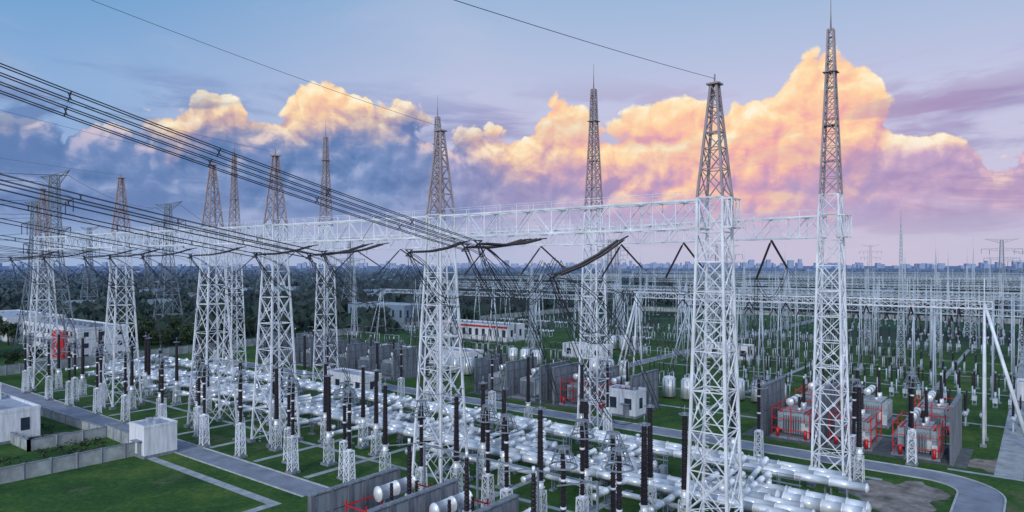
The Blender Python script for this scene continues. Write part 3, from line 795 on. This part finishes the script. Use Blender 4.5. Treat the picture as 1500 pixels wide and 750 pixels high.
dep=ma('DIVIDE',ma('SUBTRACT',top,E),ma('MAXIMUM',top,.05))
big=nz(cxyz(A,ma('MULTIPLY',E,2.0)),6,5,.6).outputs['Fac']
Wp=[(0,-.15),(200,-.15),(265,.06),(330,.12),(380,-.02),(430,.13),(500,.16),(570,.03),(640,-.1),(700,.08),(780,.22),(850,.30),(950,.42),(1050,.58),(1150,.62),(1230,.56),(1290,.34),(1350,.02),(1430,.10),(1500,-.1)]
Wd=ma('SUBTRACT',curve(An,[(AE(x,0)[0],(v+.2)) for x,v in Wp]),.2)
dd=ma('ADD',ma('SUBTRACT',dep,Wd),ma('MULTIPLY',ma('SUBTRACT',big,.5),.5))
dd=ma('SUBTRACT',dd,ma('MULTIPLY',ma('SUBTRACT',lit,.5),.25))
warm=ss(dd,-.22,.26,1,0)
litw=ma('ADD',ma('ADD',.14,ma('MULTIPLY',lit,.66)),ma('MULTIPLY',ma('SUBTRACT',.42,dep),.6),clamp=True)
warmc=cr(litw,[(0,(206,150,182)),(.28,(236,164,172)),(.48,(250,188,162)),(.7,(255,212,164)),(.88,(255,232,190)),(1,(255,243,216))])
cool_l=cr(lit,[(0,(84,116,168)),(.5,(110,136,186)),(1,(150,166,206))])
cool_r=cr(lit,[(0,(164,142,186)),(.5,(192,160,194)),(1,(222,184,204))])
right=ss(A,-.22,.22)
cool=cmix(right,cool_l,cool_r)
cool=cmix(ss(dep,.4,.95),cool,cr(An,[(0,(92,126,180)),(.45,(130,146,194)),(.7,(176,158,202)),(1,(156,160,202))]))
cool=cmix(ma('MULTIPLY',ss(dep,.35,.0),ss(lit,.45,.9)),cool,cr(An,[(0,(150,170,210)),(.3,(220,190,204)),(.5,(228,192,204)),(1,(226,190,204))]))
cloud=cmix(warm,cool,warmc)
alpha=ma('MULTIPLY',ss(H,-.002,.008),ss(ma('ADD',E,ma('MULTIPLY',ma('SUBTRACT',big,.5),.12)),.015,.09))
skyl=cr(ma('DIVIDE',E,.45,clamp=True),[(0,(140,168,210)),(.15,(132,164,210)),(.5,(140,174,216)),(.85,(100,156,206)),(1,(84,144,200))])
skyr=cr(ma('DIVIDE',E,.45,clamp=True),[(0,(186,182,212)),(.15,(204,192,218)),(.5,(194,196,224)),(.85,(158,184,218)),(1,(134,170,212))])
base=cmix(ss(A,-.65,.0),skyl,skyr)
base=cmix(ss(E,.45,1.6),base,lin((100,146,212)))
st=nz(cxyz(ma('MULTIPLY',A,1.4),ma('MULTIPLY',E,7)),3.2,5,.55,.3).outputs['Fac']
band=ma('MULTIPLY',ss(E,.0,.05),ss(E,.2,.29,1,0))
stc=cr(An,[(0,(90,124,178)),(.4,(130,146,194)),(.7,(184,152,188)),(.9,(150,142,188)),(1,(136,142,188))])
sta=ma('MULTIPLY',ss(st,.48,.68),band)
c1=cmix(ma('MULTIPLY',sta,.8),base,stc)
wi=nz(cxyz(ma('MULTIPLY',A,1.6),ma('MULTIPLY',E,4)),2.0,4,.55,.4).outputs['Fac']
c1=cmix(ma('MULTIPLY',ss(wi,.45,.8),.3),c1,lin((196,198,224)))
c2=cmix(alpha,c1,cloud)
st2=nz(cxyz(ma('ADD',ma('MULTIPLY',A,1.3),3.7),ma('MULTIPLY',E,5)),3.4,6,.6,.4).outputs['Fac']
side=ma('ADD',ss(A,-.5,-.1,1,0),ss(A,.42,.56),clamp=True)
f2=ma('MULTIPLY',ma('MULTIPLY',ss(st2,.48,.62),ss(E,.03,.08)),ma('MULTIPLY',ss(E,.19,.26,1,0),ma('ADD',.20,ma('MULTIPLY',side,.55))))
c3=cmix(f2,c2,cr(An,[(0,(84,116,170)),(.35,(104,130,182)),(.6,(164,146,188)),(.85,(164,134,178)),(1,(144,138,184))]))
c3=cmix(ss(E,0,.08,.8,0),c3,cr(An,[(0,(150,176,214)),(.5,(178,188,218)),(.8,(204,194,216)),(1,(184,188,216))]))
c4=cmix(ma('MULTIPLY',ss(Y,.05,-.7),ss(Z,-.05,.05)),c3,(1.05,1.14,1.38))  # unseen sky behind the camera brightened as added soft frontal fill
c5=cmix(ss(Z,-.02,-.1),c4,lin((70,90,100)))
sky=N('ShaderNodeTexSky'); sky.sky_type='NISHITA'; sky.sun_disc=False; sky.sun_elevation=math.radians(22); sky.sun_rotation=math.radians(205)
b1=N('ShaderNodeBackground'); Lk(c5,b1.inputs[0]); b1.inputs[1].default_value=.98
b2=N('ShaderNodeBackground'); Lk(sky.outputs[0],b2.inputs[0]); b2.inputs[1].default_value=.005
ad=N('ShaderNodeAddShader'); Lk(b1.outputs[0],ad.inputs[0]); Lk(b2.outputs[0],ad.inputs[1])
wo=N('ShaderNodeOutputWorld'); Lk(ad.outputs[0],wo.inputs[0])

sd=bpy.data.lights.new('sun','SUN'); sd.energy=1.4; sd.angle=math.radians(6); sd.color=(1,.95,.91)
so=bpy.data.objects.new('sun',sd); sc.collection.objects.link(so)
az=math.radians(205); el=math.radians(22)
dirv=Vector((math.sin(az)*math.cos(el),math.cos(az)*math.cos(el),math.sin(el)))
so.rotation_euler=dirv.to_track_quat('Z','Y').to_euler()

cam=bpy.data.cameras.new('camera'); cam.lens=24; cam.sensor_width=36; cam.clip_end=40000; cam.clip_start=.5
cam.shift_y=13/1500
co=bpy.data.objects.new('camera',cam); co.location=(0,0,27); co.rotation_euler=(math.radians(90),0,0)
sc.collection.objects.link(co); sc.camera=co
